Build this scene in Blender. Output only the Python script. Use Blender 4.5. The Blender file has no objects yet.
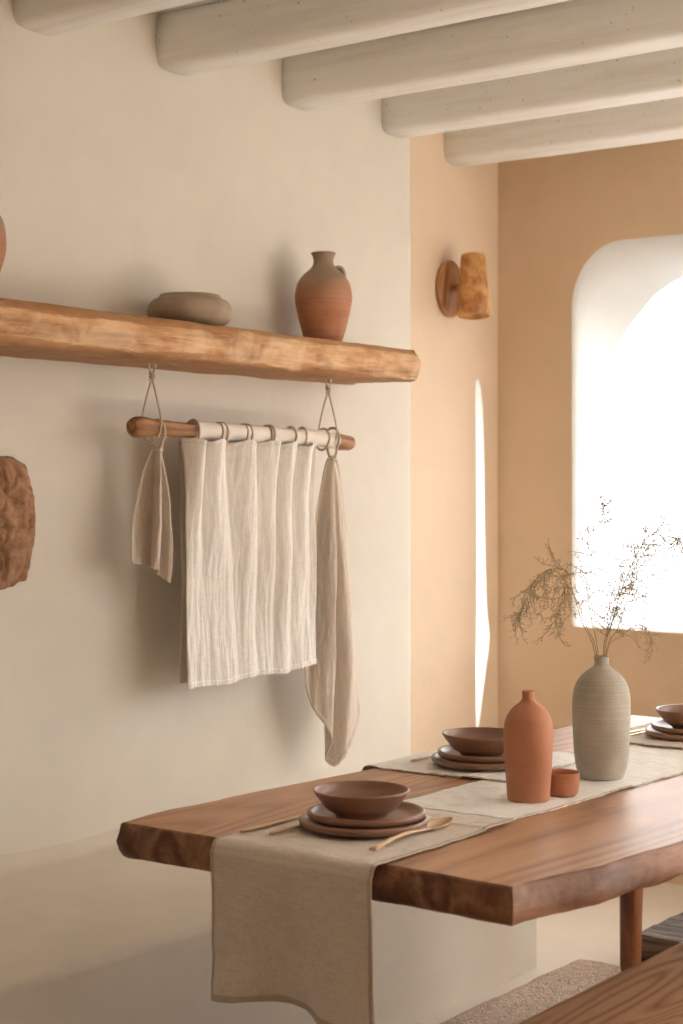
import bpy, bmesh, math, random
from mathutils import Vector, noise
from mathutils.geometry import tessellate_polygon

R = math.radians
PI = math.pi
scene = bpy.context.scene
col = scene.collection
rnd = random.Random(7)


# ---------------------------------------------------------------- helpers
def N3(x, y, z, s=1.0, seed=0.0):
    return noise.noise(Vector((x * s + seed, y * s + seed * 1.7, z * s - seed)))


def fbm(x, y, z, s=1.0, seed=0.0, o=4):
    return noise.fractal(Vector((x * s + seed, y * s, z * s - seed)), 1.0, 2.0, o)


def mesh_obj(name, verts, faces, mat, parent=None, smooth=True, recalc=True):
    me = bpy.data.meshes.new(name)
    me.from_pydata([tuple(v) for v in verts], [], faces)
    if recalc:
        bm = bmesh.new(); bm.from_mesh(me)
        bmesh.ops.recalc_face_normals(bm, faces=bm.faces)
        bm.to_mesh(me); bm.free()
    me.update()
    o = bpy.data.objects.new(name, me)
    col.objects.link(o)
    if mat: me.materials.append(mat)
    if smooth:
        for p in me.polygons: p.use_smooth = True
    if parent: o.parent = parent
    return o


def empty(name, loc=(0, 0, 0), rz=0):
    o = bpy.data.objects.new(name, None)
    o.empty_display_size = .1
    o.location = loc; o.rotation_euler = (0, 0, rz)
    col.objects.link(o)
    return o


def tag(o, label, cat, group=None, kind=None):
    o['label'] = label; o['category'] = cat
    if group: o['group'] = group
    if kind: o['kind'] = kind
    return o


def struct(o):
    o['kind'] = 'structure'
    return o


def auto_smooth(o, ang=40):
    bm = bmesh.new(); bm.from_mesh(o.data)
    for e in bm.edges:
        e.smooth = not (len(e.link_faces) == 2 and e.calc_face_angle(0) > R(ang))
    bm.to_mesh(o.data); bm.free()
    return o


def lathe(prof, seg=64, wob=0.0, seed=0.0, sx=1.0, sy=1.0):
    """prof: list of (r, z) from bottom centre to inside bottom centre"""
    vs, fs = [], []
    rings = []
    for r, z in prof:
        if r < 1e-6:
            rings.append([len(vs)]); vs.append((0, 0, z)); continue
        ring = []
        for k in range(seg):
            a = 2 * PI * k / seg
            rr = r * (1 + wob * N3(math.cos(a) * 1.5, math.sin(a) * 1.5, z * 18, 1, seed))
            ring.append(len(vs)); vs.append((rr * math.cos(a) * sx, rr * math.sin(a) * sy, z + wob * r * .6 * N3(math.cos(a), math.sin(a), 0, 1.2, seed + 4)))
        rings.append(ring)
    for a, b in zip(rings, rings[1:]):
        if len(a) == 1 and len(b) > 1:
            for k in range(seg): fs.append((a[0], b[(k + 1) % seg], b[k]))
        elif len(b) == 1 and len(a) > 1:
            for k in range(seg): fs.append((a[k], a[(k + 1) % seg], b[0]))
        else:
            for k in range(seg): fs.append((a[k], a[(k + 1) % seg], b[(k + 1) % seg], b[k]))
    return vs, fs


def crom(pts, n):
    """Catmull-Rom through points -> n samples"""
    P = [Vector(p) for p in pts]
    P = [P[0] * 2 - P[1]] + P + [P[-1] * 2 - P[-2]]
    m = len(P) - 3
    out = []
    for i in range(n):
        t = i / (n - 1) * m
        k = min(int(t), m - 1); t -= k
        a, b, c, d = P[k:k + 4]
        out.append(.5 * ((2 * b) + (c - a) * t + (2 * a - 5 * b + 4 * c - d) * t * t + (3 * b - a - 3 * c + d) * t ** 3))
    return out


def tube(path, rad, seg=8, closed=False, caps=True, jitter=0.0):
    """path: list of Vectors, rad: float or list"""
    n = len(path); vs, fs = [], []
    path = [Vector(p) for p in path]
    up = Vector((0, 0, 1))
    prev = None
    for i, p in enumerate(path):
        t = (path[(i + 1) % n] - path[i - 1]) if closed else (path[min(i + 1, n - 1)] - path[max(i - 1, 0)])
        if t.length < 1e-9: t = Vector((0, 0, 1))
        t.normalize()
        if prev is None:
            a = t.cross(up if abs(t.z) < .9 else Vector((1, 0, 0))).normalized()
        else:
            a = prev - t * prev.dot(t)
            a.normalize()
        prev = a; b = t.cross(a)
        r = rad[i] if isinstance(rad, (list, tuple)) else rad
        for k in range(seg):
            w = 2 * PI * k / seg
            rr = r * (1 + jitter * N3(p.x, p.y, p.z, 30, k * .9))
            vs.append(p + (a * math.cos(w) + b * math.sin(w)) * rr)
    m = n if closed else n - 1
    for i in range(m):
        j = (i + 1) % n
        for k in range(seg):
            k2 = (k + 1) % seg
            fs.append((i * seg + k, i * seg + k2, j * seg + k2, j * seg + k))
    if caps and not closed:
        fs.append(tuple(range(seg))[::-1]); fs.append(tuple((n - 1) * seg + k for k in range(seg)))
    return vs, fs


def merge(parts):
    V, F = [], []
    for v, f in parts:
        o = len(V); V += [tuple(a) for a in v]; F += [tuple(i + o for i in g) for g in f]
    return V, F


def sheet(fn, nu, nv, thick, name, mat, parent=None):
    vs = [fn(i / nu, j / nv) for j in range(nv + 1) for i in range(nu + 1)]
    fs = [(j * (nu + 1) + i, j * (nu + 1) + i + 1, (j + 1) * (nu + 1) + i + 1, (j + 1) * (nu + 1) + i) for j in range(nv) for i in range(nu)]
    o = mesh_obj(name, vs, fs, mat, parent, recalc=False)
    m = o.modifiers.new('thickness', 'SOLIDIFY'); m.thickness = thick; m.offset = 0
    return o


def resample(poly, step, closed=True):
    out = []
    n = len(poly)
    for i in range(n if closed else n - 1):
        a = Vector(poly[i]); b = Vector(poly[(i + 1) % n])
        k = max(1, int((b - a).length / step))
        for j in range(k): out.append(a.lerp(b, j / k))
    if not closed: out.append(Vector(poly[-1]))
    return out


def live_slab(name, outline, rings, mat, parent=None, step=.012, amp=.006, seed=0, zamp=.0):
    """outline: ccw (x,y); rings: list of (z, inset) top to bottom; wavy live edge"""
    P = resample(outline, step); n = len(P)
    nrm = []
    for i in range(n):
        t = (P[(i + 2) % n] - P[i - 2]); nrm.append(Vector((t.y, -t.x)).normalized())
    vs, fs = [], []
    for ri, (z, ins) in enumerate(rings):
        edge = 1.0 if 0 < ri < len(rings) - 1 else .6
        for i in range(n):
            p = P[i]
            d = amp * (fbm(p.x, p.y, 0, 4, seed) * 1.2 + edge * .5 * fbm(p.x, p.y, z * 2.5, 14, seed + 3))
            q = p + nrm[i] * (d - ins)
            zz = z + (zamp * fbm(p.x, p.y, 0, 6, seed + ri) if ri >= len(rings) // 2 else 0)
            vs.append((q.x, q.y, zz))
    for r in range(len(rings) - 1):
        for i in range(n):
            j = (i + 1) % n
            fs.append((r * n + i, (r + 1) * n + i, (r + 1) * n + j, r * n + j))
    fs.append(tuple(range(n))); fs.append(tuple(reversed(range((len(rings) - 1) * n, len(rings) * n))))
    o = mesh_obj(name, vs, fs, mat, parent)
    bm = bmesh.new(); bm.from_mesh(o.data)
    big = [f for f in bm.faces if len(f.verts) > 8]
    bmesh.ops.triangulate(bm, faces=big)
    bm.to_mesh(o.data); bm.free()
    auto_smooth(o, 35)
    for f_ in o.data.polygons:
        if len(f_.vertices) == 3: f_.use_smooth = False
    return o


# ---------------------------------------------------------------- materials
def new_mat(name):
    m = bpy.data.materials.new(name); m.use_nodes = True
    nt = m.node_tree; nt.nodes.clear()
    out = nt.nodes.new('ShaderNodeOutputMaterial'); b = nt.nodes.new('ShaderNodeBsdfPrincipled')
    nt.links.new(b.outputs[0], out.inputs[0])
    return m, nt, b


class G:
    def __init__(s, nt): s.nt = nt
    def n(s, t, **k):
        nd = s.nt.nodes.new('ShaderNode' + t)
        for a, v in k.items():
            if a in nd.inputs: nd.inputs[a].default_value = v
            else: setattr(nd, a, v)
        return nd
    def l(s, a, b): s.nt.links.new(a, b)
    def coord(s, scale=(1, 1, 1), rot=(0, 0, 0), loc=(0, 0, 0)):
        c = s.n('TexCoord'); mp = s.n('Mapping')
        mp.inputs['Scale'].default_value = scale; mp.inputs['Rotation'].default_value = rot; mp.inputs['Location'].default_value = loc
        s.l(c.outputs['Object'], mp.inputs[0]); return mp.outputs[0]
    def noise(s, vec, scale, detail=4, rough=.55, dist=0.0):
        t = s.n('TexNoise'); t.inputs['Scale'].default_value = scale; t.inputs['Detail'].default_value = detail
        t.inputs['Roughness'].default_value = rough; t.inputs['Distortion'].default_value = dist
        s.l(vec, t.inputs['Vector']); return t.outputs['Fac']
    def ramp(s, fac, stops):
        r = s.n('ValToRGB'); e = r.color_ramp.elements
        while len(e) < len(stops): e.new(.5)
        for el, (p, c) in zip(e, stops):
            el.position = p; el.color = (*c, 1) if len(c) == 3 else c
        s.l(fac, r.inputs[0]); return r.outputs[0]
    def mix(s, fac, a, b, mode='MIX'):
        m = s.n('Mix'); m.data_type = 'RGBA'; m.blend_type = mode
        for v, i in ((fac, 0), (a, 6), (b, 7)):
            if hasattr(v, 'links'): s.l(v, m.inputs[i])
            elif i == 0: m.inputs[0].default_value = v
            else: m.inputs[i].default_value = (*v, 1)
        return m.outputs[2]
    def math(s, op, a, b=0.0):
        m = s.n('Math'); m.operation = op
        for v, i in ((a, 0), (b, 1)):
            if hasattr(v, 'links'): s.l(v, m.inputs[i])
            else: m.inputs[i].default_value = v
        return m.outputs[0]
    def bump(s, h, strength, dist, prev=None):
        b = s.n('Bump'); b.inputs['Strength'].default_value = strength; b.inputs['Distance'].default_value = dist
        s.l(h, b.inputs['Height'])
        if prev: s.l(prev, b.inputs['Normal'])
        return b.outputs[0]


def plaster(name, c, var=.06, bump=.5, rough=.9):
    m, nt, b = new_mat(name); g = G(nt)
    v = g.coord()
    n1 = g.noise(v, 1.3, 4, .6); n2 = g.noise(v, 9, 5, .6, .4)
    lo = tuple(x * (1 - var * 1.2) for x in c); hi = tuple(min(1, x * (1 + var)) for x in c)
    base = g.ramp(n1, [(.3, lo), (.7, hi)])
    base = g.mix(.35, base, g.ramp(n2, [(.3, tuple(x * (1 - var) for x in c)), (.7, hi)]))
    g.l(base, b.inputs['Base Color'])
    b.inputs['Roughness'].default_value = rough
    b.inputs['Specular IOR Level'].default_value = .25
    h = g.bump(g.noise(v, 2.6, 3, .5), bump * .35, .05)
    h = g.bump(g.noise(v, 26, 4, .6), bump * .22, .006, h)
    g.l(h, b.inputs['Normal'])
    return m


def wood(name, dark, mid, light, scale=1.0, along='x', rough=.45, bump=.35, rings=6.0, knots=0.0, spec=.5, contrast=1.0, stain=0.0, cracks=0.0):
    m, nt, b = new_mat(name); g = G(nt)
    st = {'x': (.10, 1, 1), 'y': (1, .10, 1), 'z': (1, 1, .10)}[along]
    v = g.coord(tuple(a * scale for a in st))
    vw = g.coord(tuple(a * scale for a in ((.13, 1, 1) if along == 'x' else (1, .13, 1) if along == 'y' else (1, 1, .13))))
    big = g.noise(vw, 4.0, 3, .5, .3)
    # growth bands: contour lines of a slow noise field
    band = g.math('FRACT', g.math('MULTIPLY', g.noise(vw, 3.0, 2, .45, .25), rings * 2.2))
    band = g.math('ABSOLUTE', g.math('SUBTRACT', g.math('MULTIPLY', band, 2.0), 1.0))
    fine = g.noise(v, 70, 5, .65, .2)
    pore = g.noise(v, 210, 3, .6)
    f = g.math('ADD', g.math('MULTIPLY', band, .32 * contrast), g.math('MULTIPLY', fine, .55))
    f = g.math('ADD', f, g.math('MULTIPLY', big, .30))
    c = g.ramp(f, [(.30, dark), (.55, mid), (.85, light)])
    c = g.mix(g.math('MULTIPLY', g.math('GREATER_THAN', pore, .64), .35), c, dark)
    if knots:
        kv = g.coord(tuple(a * scale for a in ((.45, 1, 1) if along == 'x' else (1, .45, 1) if along == 'y' else (1, 1, .45))))
        kn = g.noise(kv, 5.5, 4, .55, 1.2)
        c = g.mix(g.math('MULTIPLY', g.ramp(kn, [(.60, (0, 0, 0)), (.68, (1, 1, 1))]), knots), c, tuple(x * .55 for x in dark))
    if cracks:
        cv = g.coord(tuple(a * scale for a in ((.035, 1, 1) if along == 'x' else (1, 1, .035))))
        cn = g.noise(cv, 55, 3, .5, .5); cm = g.noise(g.coord((scale * .5, scale, scale)), 6, 3, .6)
        ck = g.math('MULTIPLY', g.ramp(cn, [(.60, (0, 0, 0)), (.66, (1, 1, 1))]), g.ramp(cm, [(.45, (0, 0, 0)), (.60, (1, 1, 1))]))
        c = g.mix(g.math('MULTIPLY', ck, cracks), c, tuple(x * .4 for x in dark))
    if stain:
        sn = g.noise(g.coord((scale,) * 3), 7, 5, .6, .8)
        c = g.mix(g.math('MULTIPLY', g.ramp(sn, [(.42, (0, 0, 0)), (.62, (1, 1, 1))]), stain), c, light)
    g.l(c, b.inputs['Base Color'])
    b.inputs['Specular IOR Level'].default_value = spec
    rr = g.n('MapRange'); g.l(fine, rr.inputs[0]); rr.inputs[3].default_value = rough - .07; rr.inputs[4].default_value = rough + .1
    g.l(rr.outputs[0], b.inputs['Roughness'])
    h = g.bump(fine, bump, .0015); h = g.bump(big, bump * .6, .008, h)
    g.l(h, b.inputs['Normal'])
    return m


def linen(name, c, slub=.10, bump=.4, scale=1.0, plane='xz', hem=False):
    m, nt, b = new_mat(name); g = G(nt)
    if plane == 'xz':
        s1, s2 = (1, 1, .05), (.05, 1, 1)
    else:
        s1, s2 = (1, .05, 1), (.05, 1, 1)
    a = g.noise(g.coord(tuple(q * scale for q in s1)), 420, 3, .7)
    d = g.noise(g.coord(tuple(q * scale for q in s2)), 420, 3, .7)
    w = g.math('MULTIPLY', g.math('ADD', a, d), .5)
    big = g.noise(g.coord(), 8, 3, .6)
    lo = tuple(x * (1 - slub * 2.4) for x in c); hi = tuple(min(1, x * (1 + slub)) for x in c)
    base = g.ramp(w, [(.36, lo), (.6, hi)])
    base = g.mix(.25, base, g.ramp(big, [(.3, tuple(x * .9 for x in c)), (.7, hi)]))
    fl = g.noise(g.coord(), 190, 2, .5)
    base = g.mix(g.math('MULTIPLY', g.math('GREATER_THAN', fl, .70), .35), base, tuple(x * .45 for x in c))
    g.l(base, b.inputs['Base Color'])
    b.inputs['Roughness'].default_value = .95; b.inputs['Specular IOR Level'].default_value = .15
    b.inputs['Sheen Weight'].default_value = .15
    h = g.bump(w, bump, .0012)
    h = g.bump(g.noise(g.coord((1, 1, .35) if plane == 'xz' else (1, 1, 1)), 22, 4, .6, .6), bump * .8, .006, h)
    g.l(h, b.inputs['Normal'])
    return m


def ceramic(name, c, c2, rough=.6, rings=0.0, speck=0.0, grad=None, bump=.3, spec=.4, ringscale=120):
    m, nt, b = new_mat(name); g = G(nt)
    v = g.coord()
    n = g.noise(v, 14, 5, .6, .5)
    base = g.ramp(n, [(.32, c), (.68, c2)])
    rv = g.coord((1.5, 1.5, ringscale))
    rn = g.noise(rv, 1.0, 3, .6)
    if rings: base = g.mix(rings, base, g.mix(1.0, base, g.ramp(rn, [(.3, (.72, .70, .68)), (.7, (1.15, 1.15, 1.15))]), 'MULTIPLY'))
    if speck:
        sn = g.noise(v, 260, 2, .5)
        base = g.mix(g.math('MULTIPLY', g.math('GREATER_THAN', sn, .68), speck), base, tuple(x * .4 for x in c))
    if grad:   # glaze / clay zone up the height: (z0, z1, colour)
        sp = g.n('SeparateXYZ'); tc = g.n('TexCoord'); g.l(tc.outputs['Object'], sp.inputs[0])
        mr = g.n('MapRange'); g.l(sp.outputs[2], mr.inputs[0]); mr.inputs[1].default_value = grad[0]; mr.inputs[2].default_value = grad[1]
        f = g.math('ADD', mr.outputs[0], g.math('MULTIPLY', g.math('SUBTRACT', n, .5), .6))
        f2 = g.n('Clamp'); g.l(f, f2.inputs[0])
        base = g.mix(f2.outputs[0], base, grad[2])
    g.l(base, b.inputs['Base Color'])
    b.inputs['Roughness'].default_value = rough; b.inputs['Specular IOR Level'].default_value = spec
    h = g.bump(g.noise(v, 60, 4, .6), bump * .5, .002)
    if rings: h = g.bump(rn, bump * 1.2, .003, h)
    g.l(h, b.inputs['Normal'])
    return m


def plain(name, c, rough=.6, spec=.4, metal=0.0, var=.1, scale=30, bump=.2):
    m, nt, b = new_mat(name); g = G(nt)
    n = g.noise(g.coord(), scale, 4, .6)
    g.l(g.ramp(n, [(.3, tuple(x * (1 - var) for x in c)), (.7, tuple(min(1, x * (1 + var)) for x in c))]), b.inputs['Base Color'])
    b.inputs['Roughness'].default_value = rough; b.inputs['Specular IOR Level'].default_value = spec; b.inputs['Metallic'].default_value = metal
    g.l(g.bump(n, bump, .002), b.inputs['Normal'])
    return m


M = {}
M['wall'] = plaster('cream_plaster', (.68, .635, .56), .05, .55)
M['peach'] = plaster('peach_plaster', (.71, .565, .42), .05, .5)
M['peach2'] = plaster('ochre_plaster', (.70, .53, .365), .06, .5)
M['white'] = plaster('white_plaster', (.64, .62, .585), .03, .35)
M['bench'] = plaster('bench_plaster', (.62, .56, .46), .07, .6)
M['white2'] = plaster('slit_brightened_plaster', (.90, .89, .86), .02, .2)  # brighter copy of the reveal white, lifting the slit's light by colour
M['clay'] = plaster('clay_plaster', (.62, .55, .45), .06, .5)
M['floor'] = plaster('floor_plaster', (.68, .61, .52), .06, .4, .6)
M['beam'] = plaster('white_painted_wood', (.74, .70, .63), .05, .3, .55)
M['ceil'] = plaster('ceiling_boards', (.74, .71, .65), .05, .3)


def beam_material():
    m, nt, b = new_mat('limewashed_beam'); g = G(nt)
    v = g.coord((1, .06, 1))
    n = g.noise(v, 30, 5, .6, .3); n2 = g.noise(g.coord(), 60, 3, .5)
    c = g.ramp(n, [(.25, (.70, .67, .61)), (.5, (.82, .80, .76)), (.8, (.87, .86, .83))])
    c = g.mix(g.math('MULTIPLY', g.math('GREATER_THAN', n2, .71), .5), c, (.28, .2, .13))
    g.l(c, b.inputs['Base Color']); b.inputs['Roughness'].default_value = .55
    g.l(g.bump(n, .5, .004), b.inputs['Normal'])
    return m


M['beam'] = beam_material()
M['shelf'] = wood('rustic_shelf_wood', (.22, .085, .03), (.56, .30, .135), (.84, .62, .40), 1.0, 'x', .6, .9, 7, .85, .3, .65, .45, .85)
M['shelf_skin'] = wood('weathered_shelf_skin', (.14, .05, .016), (.36, .165, .062), (.52, .28, .125), 1.0, 'x', .6, .9, 7, .6, .3, .8, 0, .8)
M['rod'] = wood('driftwood', (.14, .058, .025), (.32, .155, .07), (.50, .29, .15), 2.0, 'x', .6, .5, 6, .3, .3)
M['table'] = wood('walnut_top', (.23, .105, .050), (.43, .22, .11), (.54, .30, .165), .9, 'x', .46, .12, 8, .0, .5)
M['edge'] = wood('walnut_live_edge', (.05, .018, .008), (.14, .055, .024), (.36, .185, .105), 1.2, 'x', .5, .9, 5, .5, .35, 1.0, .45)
M['bencht'] = wood('oiled_bench_wood', (.13, .058, .027), (.30, .155, .08), (.43, .25, .14), 1.1, 'x', .42, .25, 14, .0, .45, 1.9)
M['leg'] = wood('dark_leg_wood', (.06, .018, .007), (.17, .055, .018), (.30, .11, .04), 1.2, 'z', .35, .3, 5, .0, .5)
M['burl'] = wood('burl_wood', (.20, .075, .02), (.48, .21, .065), (.72, .40, .15), 3.2, 'z', .45, .3, 2, .7, .4, .4, .7)
M['plate_wood'] = wood('sconce_plate_wood', (.24, .095, .035), (.40, .18, .075), (.52, .27, .12), 3, 'z', .4, .3, 5, .0, .4)
M['cutlery'] = wood('pale_cutlery_wood', (.42, .25, .13), (.64, .43, .26), (.78, .57, .38), 3, 'x', .45, .2, 4, .0, .4)
M['towel'] = linen('white_linen', (.81, .765, .705), .08, .9)
M['towel2'] = linen('beige_linen', (.62, .53, .44), .09, .8)
M['sleeve'] = linen('sleeve_linen', (.80, .74, .66), .06, .4)
M['runner'] = linen('natural_linen', (.86, .835, .79), .07, .6, 1.0, 'xy')
M['drape'] = linen('natural_linen_drape', (.68, .60, .52), .10, .6, 1.0, 'xy')
M['hem'] = linen('hem_shade_linen', (.50, .41, .325), .10, .5, 1.0, 'xy')  # darker hem tone; on runner edges it also paints the thin shadow line
M['towel_hem'] = linen('towel_hem', (.66, .57, .47), .08, .5)
M['cord'] = plain('cotton_cord', (.56, .45, .34), .9, .1, 0, .2, 400, .5)
for nd in M['table'].node_tree.nodes:
    if nd.type == 'BSDF_PRINCIPLED': nd.inputs['Coat Weight'].default_value = .22; nd.inputs['Coat Roughness'].default_value = .42
M['bowl'] = ceramic('brown_stoneware', (.245, .13, .083), (.315, .175, .115), .36, .2, .35, bump=.2, spec=.5)
M['terra'] = ceramic('terracotta', (.44, .185, .098), (.50, .22, .120), .62, .18, .12, bump=.12, spec=.35, ringscale=260)
M['grey'] = ceramic('grey_stoneware', (.40, .37, .31), (.49, .455, .385), .7, .4, .3, bump=.25, spec=.3, ringscale=200)
M['shelfpot'] = ceramic('taupe_clay', (.30, .225, .16), (.40, .31, .23), .75, .3, .2, bump=.4, spec=.25, ringscale=90)
M['jug'] = ceramic('rustic_terracotta', (.38, .16, .085), (.48, .225, .125), .7, .55, .25, (.13, .21, (.30, .215, .145)), .4, .3, 80)
M['stem'] = plain('dry_stem', (.34, .25, .15), .8, .2, 0, .2, 100)
M['seed'] = plain('dry_seed', (.52, .42, .27), .85, .15, 0, .25, 200)


def rug_material():
    m, nt, b = new_mat('looped_wool'); g = G(nt)
    v = g.coord((1, 1.0, 1))
    n = g.noise(v, 55, 5, .75, .3); vo = g.n('TexVoronoi'); vo.inputs['Scale'].default_value = 130; g.l(v, vo.inputs['Vector'])
    c = g.ramp(n, [(.30, (.34, .235, .165)), (.55, (.58, .455, .355)), (.75, (.70, .58, .47))])
    g.l(c, b.inputs['Base Color']); b.inputs['Roughness'].default_value = .95
    g.l(g.bump(vo.outputs['Distance'], .9, .006, g.bump(n, .9, .008)), b.inputs['Normal'])
    return m


M['rug'] = rug_material()


def woven_material():
    m, nt, b = new_mat('dark_woven_reed'); g = G(nt)
    v = g.coord((1, .09, 1), (0, 0, R(12)))
    n = g.noise(v, 42, 3, .6, .6)
    c = g.ramp(n, [(.42, (.018, .012, .010)), (.52, (.07, .045, .032)), (.62, (.19, .125, .085))])
    g.l(c, b.inputs['Base Color']); b.inputs['Roughness'].default_value = .6
    g.l(g.bump(n, .9, .008), b.inputs['Normal'])
    return m


M['woven'] = woven_material()


def bark_material():
    m, nt, b = new_mat('carved_bark'); g = G(nt)
    v = g.coord((1, 1, 1))
    n = g.noise(v, 26, 6, .7, .8)
    n2 = g.noise(v, 6, 4, .6, .5)
    c = g.ramp(n, [(.30, (.15, .062, .027)), (.5, (.38, .20, .10)), (.72, (.54, .33, .185))])
    c = g.mix(.3, c, g.ramp(n2, [(.35, (.20, .09, .04)), (.65, (.38, .21, .11))]))
    g.l(c, b.inputs['Base Color']); b.inputs['Roughness'].default_value = .8
    g.l(g.bump(n, .8, .006), b.inputs['Normal'])
    return m


M['bark'] = bark_material()

def add_skin(m):
    nt = m.node_tree; g = G(nt); b = [n for n in nt.nodes if n.type == 'BSDF_PRINCIPLED'][0]
    src = b.inputs['Base Color'].links[0].from_socket
    a = g.n('Attribute'); a.attribute_name = 'board_height'
    v = g.coord((.12, 1, 1)); n1 = g.noise(v, 22, 4, .6, .5); n2 = g.noise(g.coord((.35, 1, 1)), 60, 4, .65)
    d = g.math('ABSOLUTE', g.math('SUBTRACT', a.outputs['Fac'], .52))
    f = g.math('ADD', d, g.math('ADD', g.math('MULTIPLY', g.math('SUBTRACT', n1, .5), .55), g.math('MULTIPLY', g.math('SUBTRACT', n2, .5), .16)))
    k = g.ramp(f, [(.31, (0, 0, 0)), (.37, (1, 1, 1))])
    g.l(g.mix(g.math('MULTIPLY', k, .8), src, g.mix(n2, (.20, .078, .026), (.48, .235, .095))), b.inputs['Base Color'])


add_skin(M['shelf'])

# ---------------------------------------------------------------- room shell
X0, XB = -2.6, 5.34          # wall behind the camera, back wall
Y0, YL, YR = -2.3, 3.15, 3.27  # right wall, left wall, recessed left wall
ZC = 2.665
XC = 4.615                    # where the left wall steps back
T = .3


def box(x0, x1, y0, y1, z0, z1):
    v = [(x, y, z) for x in (x0, x1) for y in (y0, y1) for z in (z0, z1)]
    f = [(0, 1, 3, 2), (4, 6, 7, 5), (0, 4, 5, 1), (2, 3, 7, 6), (0, 2, 6, 4), (1, 5, 7, 3)]
    return v, f


struct(mesh_obj('floor', *box(X0 - T, XB + T, Y0 - T, YR + T, -.1, 0), M['floor'], smooth=False))
struct(mesh_obj('ceiling', *box(X0 - T, XB + T, Y0 - T, YR + T, ZC, ZC + .1), M['ceil'], smooth=False))

# left wall: a plan profile with a softly rounded outside corner, extruded up
prof = [(X0 - T, YL + T), (X0 - T, YL)]
x = X0
while x < XC - .06:
    prof.append((x, YL + .004 * fbm(x, 0, 0, .9, 3))); x += .12
cr = .035
for k in range(7):
    a = R(-90 + 90 * k / 6)
    prof.append((XC - cr + cr * math.cos(a), YL + cr + cr * math.sin(a)))
prof += [(XC, YL + T)]
zs = [i * ZC / 40 for i in range(41)]
vs, fs = [], []
for z in zs:
    for i, (px, py) in enumerate(prof):
        w = .004 * fbm(px, 0, z, 1.1, 5)
        sx = .004 * fbm(0, 0, z, 3, 9) if px > XC - .05 else 0
        vs.append((px + sx, py + (w if 0 < i < len(prof) - 1 else 0), z))
n = len(prof)
for j in range(len(zs) - 1):
    for i in range(n):
        k = (i + 1) % n
        fs.append((j * n + i, j * n + k, (j + 1) * n + k, (j + 1) * n + i))
fs.append(tuple(range(n))[::-1]); fs.append(tuple((len(zs) - 1) * n + i for i in range(n)))
struct(auto_smooth(mesh_obj('wall_left', vs, fs, M['wall']), 60))


def holed_wall(name, to3, u0, u1, w0, w1, holes, mat, rev_mat, parent=None):
    """to3(u,w,depth)->xyz. holes: list of ring lists [(pts, depth), ...] inner to outer"""
    V, F = [], []
    def poly(ring_sets, depth, flip):
        loops = [[Vector((a, b, 0)) for a, b in L] for L in ring_sets]
        flat = [p for L in loops for p in L]
        base = len(V)
        for p in flat: V.append(to3(p.x, p.y, depth))
        for t in tessellate_polygon(loops):
            F.append(tuple(base + i for i in (t if not flip else t[::-1])))
    outer = [(u0, w0), (u1, w0), (u1, w1), (u0, w1)]
    poly([outer] + [h[0][0] for h in holes], 0, False)
    poly([outer] + [h[-1][0] for h in holes], T, True)
    b = len(V)
    for d in (0, T):
        for p in outer: V.append(to3(p[0], p[1], d))
    for i in range(4): F.append((b + i, b + (i + 1) % 4, b + 4 + (i + 1) % 4, b + 4 + i))
    o = mesh_obj(name, V, F, mat, parent, smooth=False, recalc=True)
    struct(o)
    revs = []
    for hi, h in enumerate(holes):
        V2, F2 = [], []
        n = len(h[0][0])
        for pts, d in h:
            for a, c in pts: V2.append(to3(a, c, d))
        for r in range(len(h) - 1):
            for i in range(n):
                j = (i + 1) % n
                F2.append((r * n + i, r * n + j, (r + 1) * n + j, (r + 1) * n + i))
        revs.append(mesh_obj('window_%d' % (holed_wall.k), V2, F2, rev_mat, None, smooth=True))
        struct(revs[-1]); holed_wall.k += 1
    return o, revs


holed_wall.k = 1


def rrect(u0, u1, w0, w1, rb, rt, n=480, top_bow=.0):
    """rounded rectangle sampled evenly by angle from the centre: bottom corners rb, top corners rt"""
    cu, cw = (u0 + u1) / 2, (w0 + w1) / 2
    pts = []
    def corner(cx, cy, r, a0, k=12, ry=None):
        for i in range(k + 1):
            a = R(a0 + 90 * i / k)
            pts.append((cx + r * math.cos(a), cy + (ry or r) * math.sin(a)))
    corner(u1 - rt, w1 - rt * 1.15, rt, 0, 24, rt * 1.15); corner(u0 + rt, w1 - rt * 1.15, rt, 90, 24, rt * 1.15)
    corner(u0 + rb, w0 + rb, rb, 180, 6); corner(u1 - rb, w0 + rb, rb, 270, 6)
    return by_angle(pts, cu, cw, n)


def by_angle(pts, cu, cw, n=480):
    """re-sample a star-shaped closed outline at n even angles"""
    out = []
    m = len(pts)
    for k in range(n):
        a = 2 * PI * k / n
        dx, dy = math.cos(a), math.sin(a)
        best = None
        for i in range(m):
            ax, ay = pts[i][0] - cu, pts[i][1] - cw
            bx, by = pts[(i + 1) % m][0] - cu, pts[(i + 1) % m][1] - cw
            ex, ey = bx - ax, by - ay
            den = dx * ey - dy * ex
            if abs(den) < 1e-12: continue
            t = (ax * ey - ay * ex) / den; s = (ax * dy - ay * dx) / den
            if t > 0 and -1e-6 <= s <= 1 + 1e-6: best = t if best is None else max(best, t)
        out.append((cu + dx * best, cw + dy * best))
    return out


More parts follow.
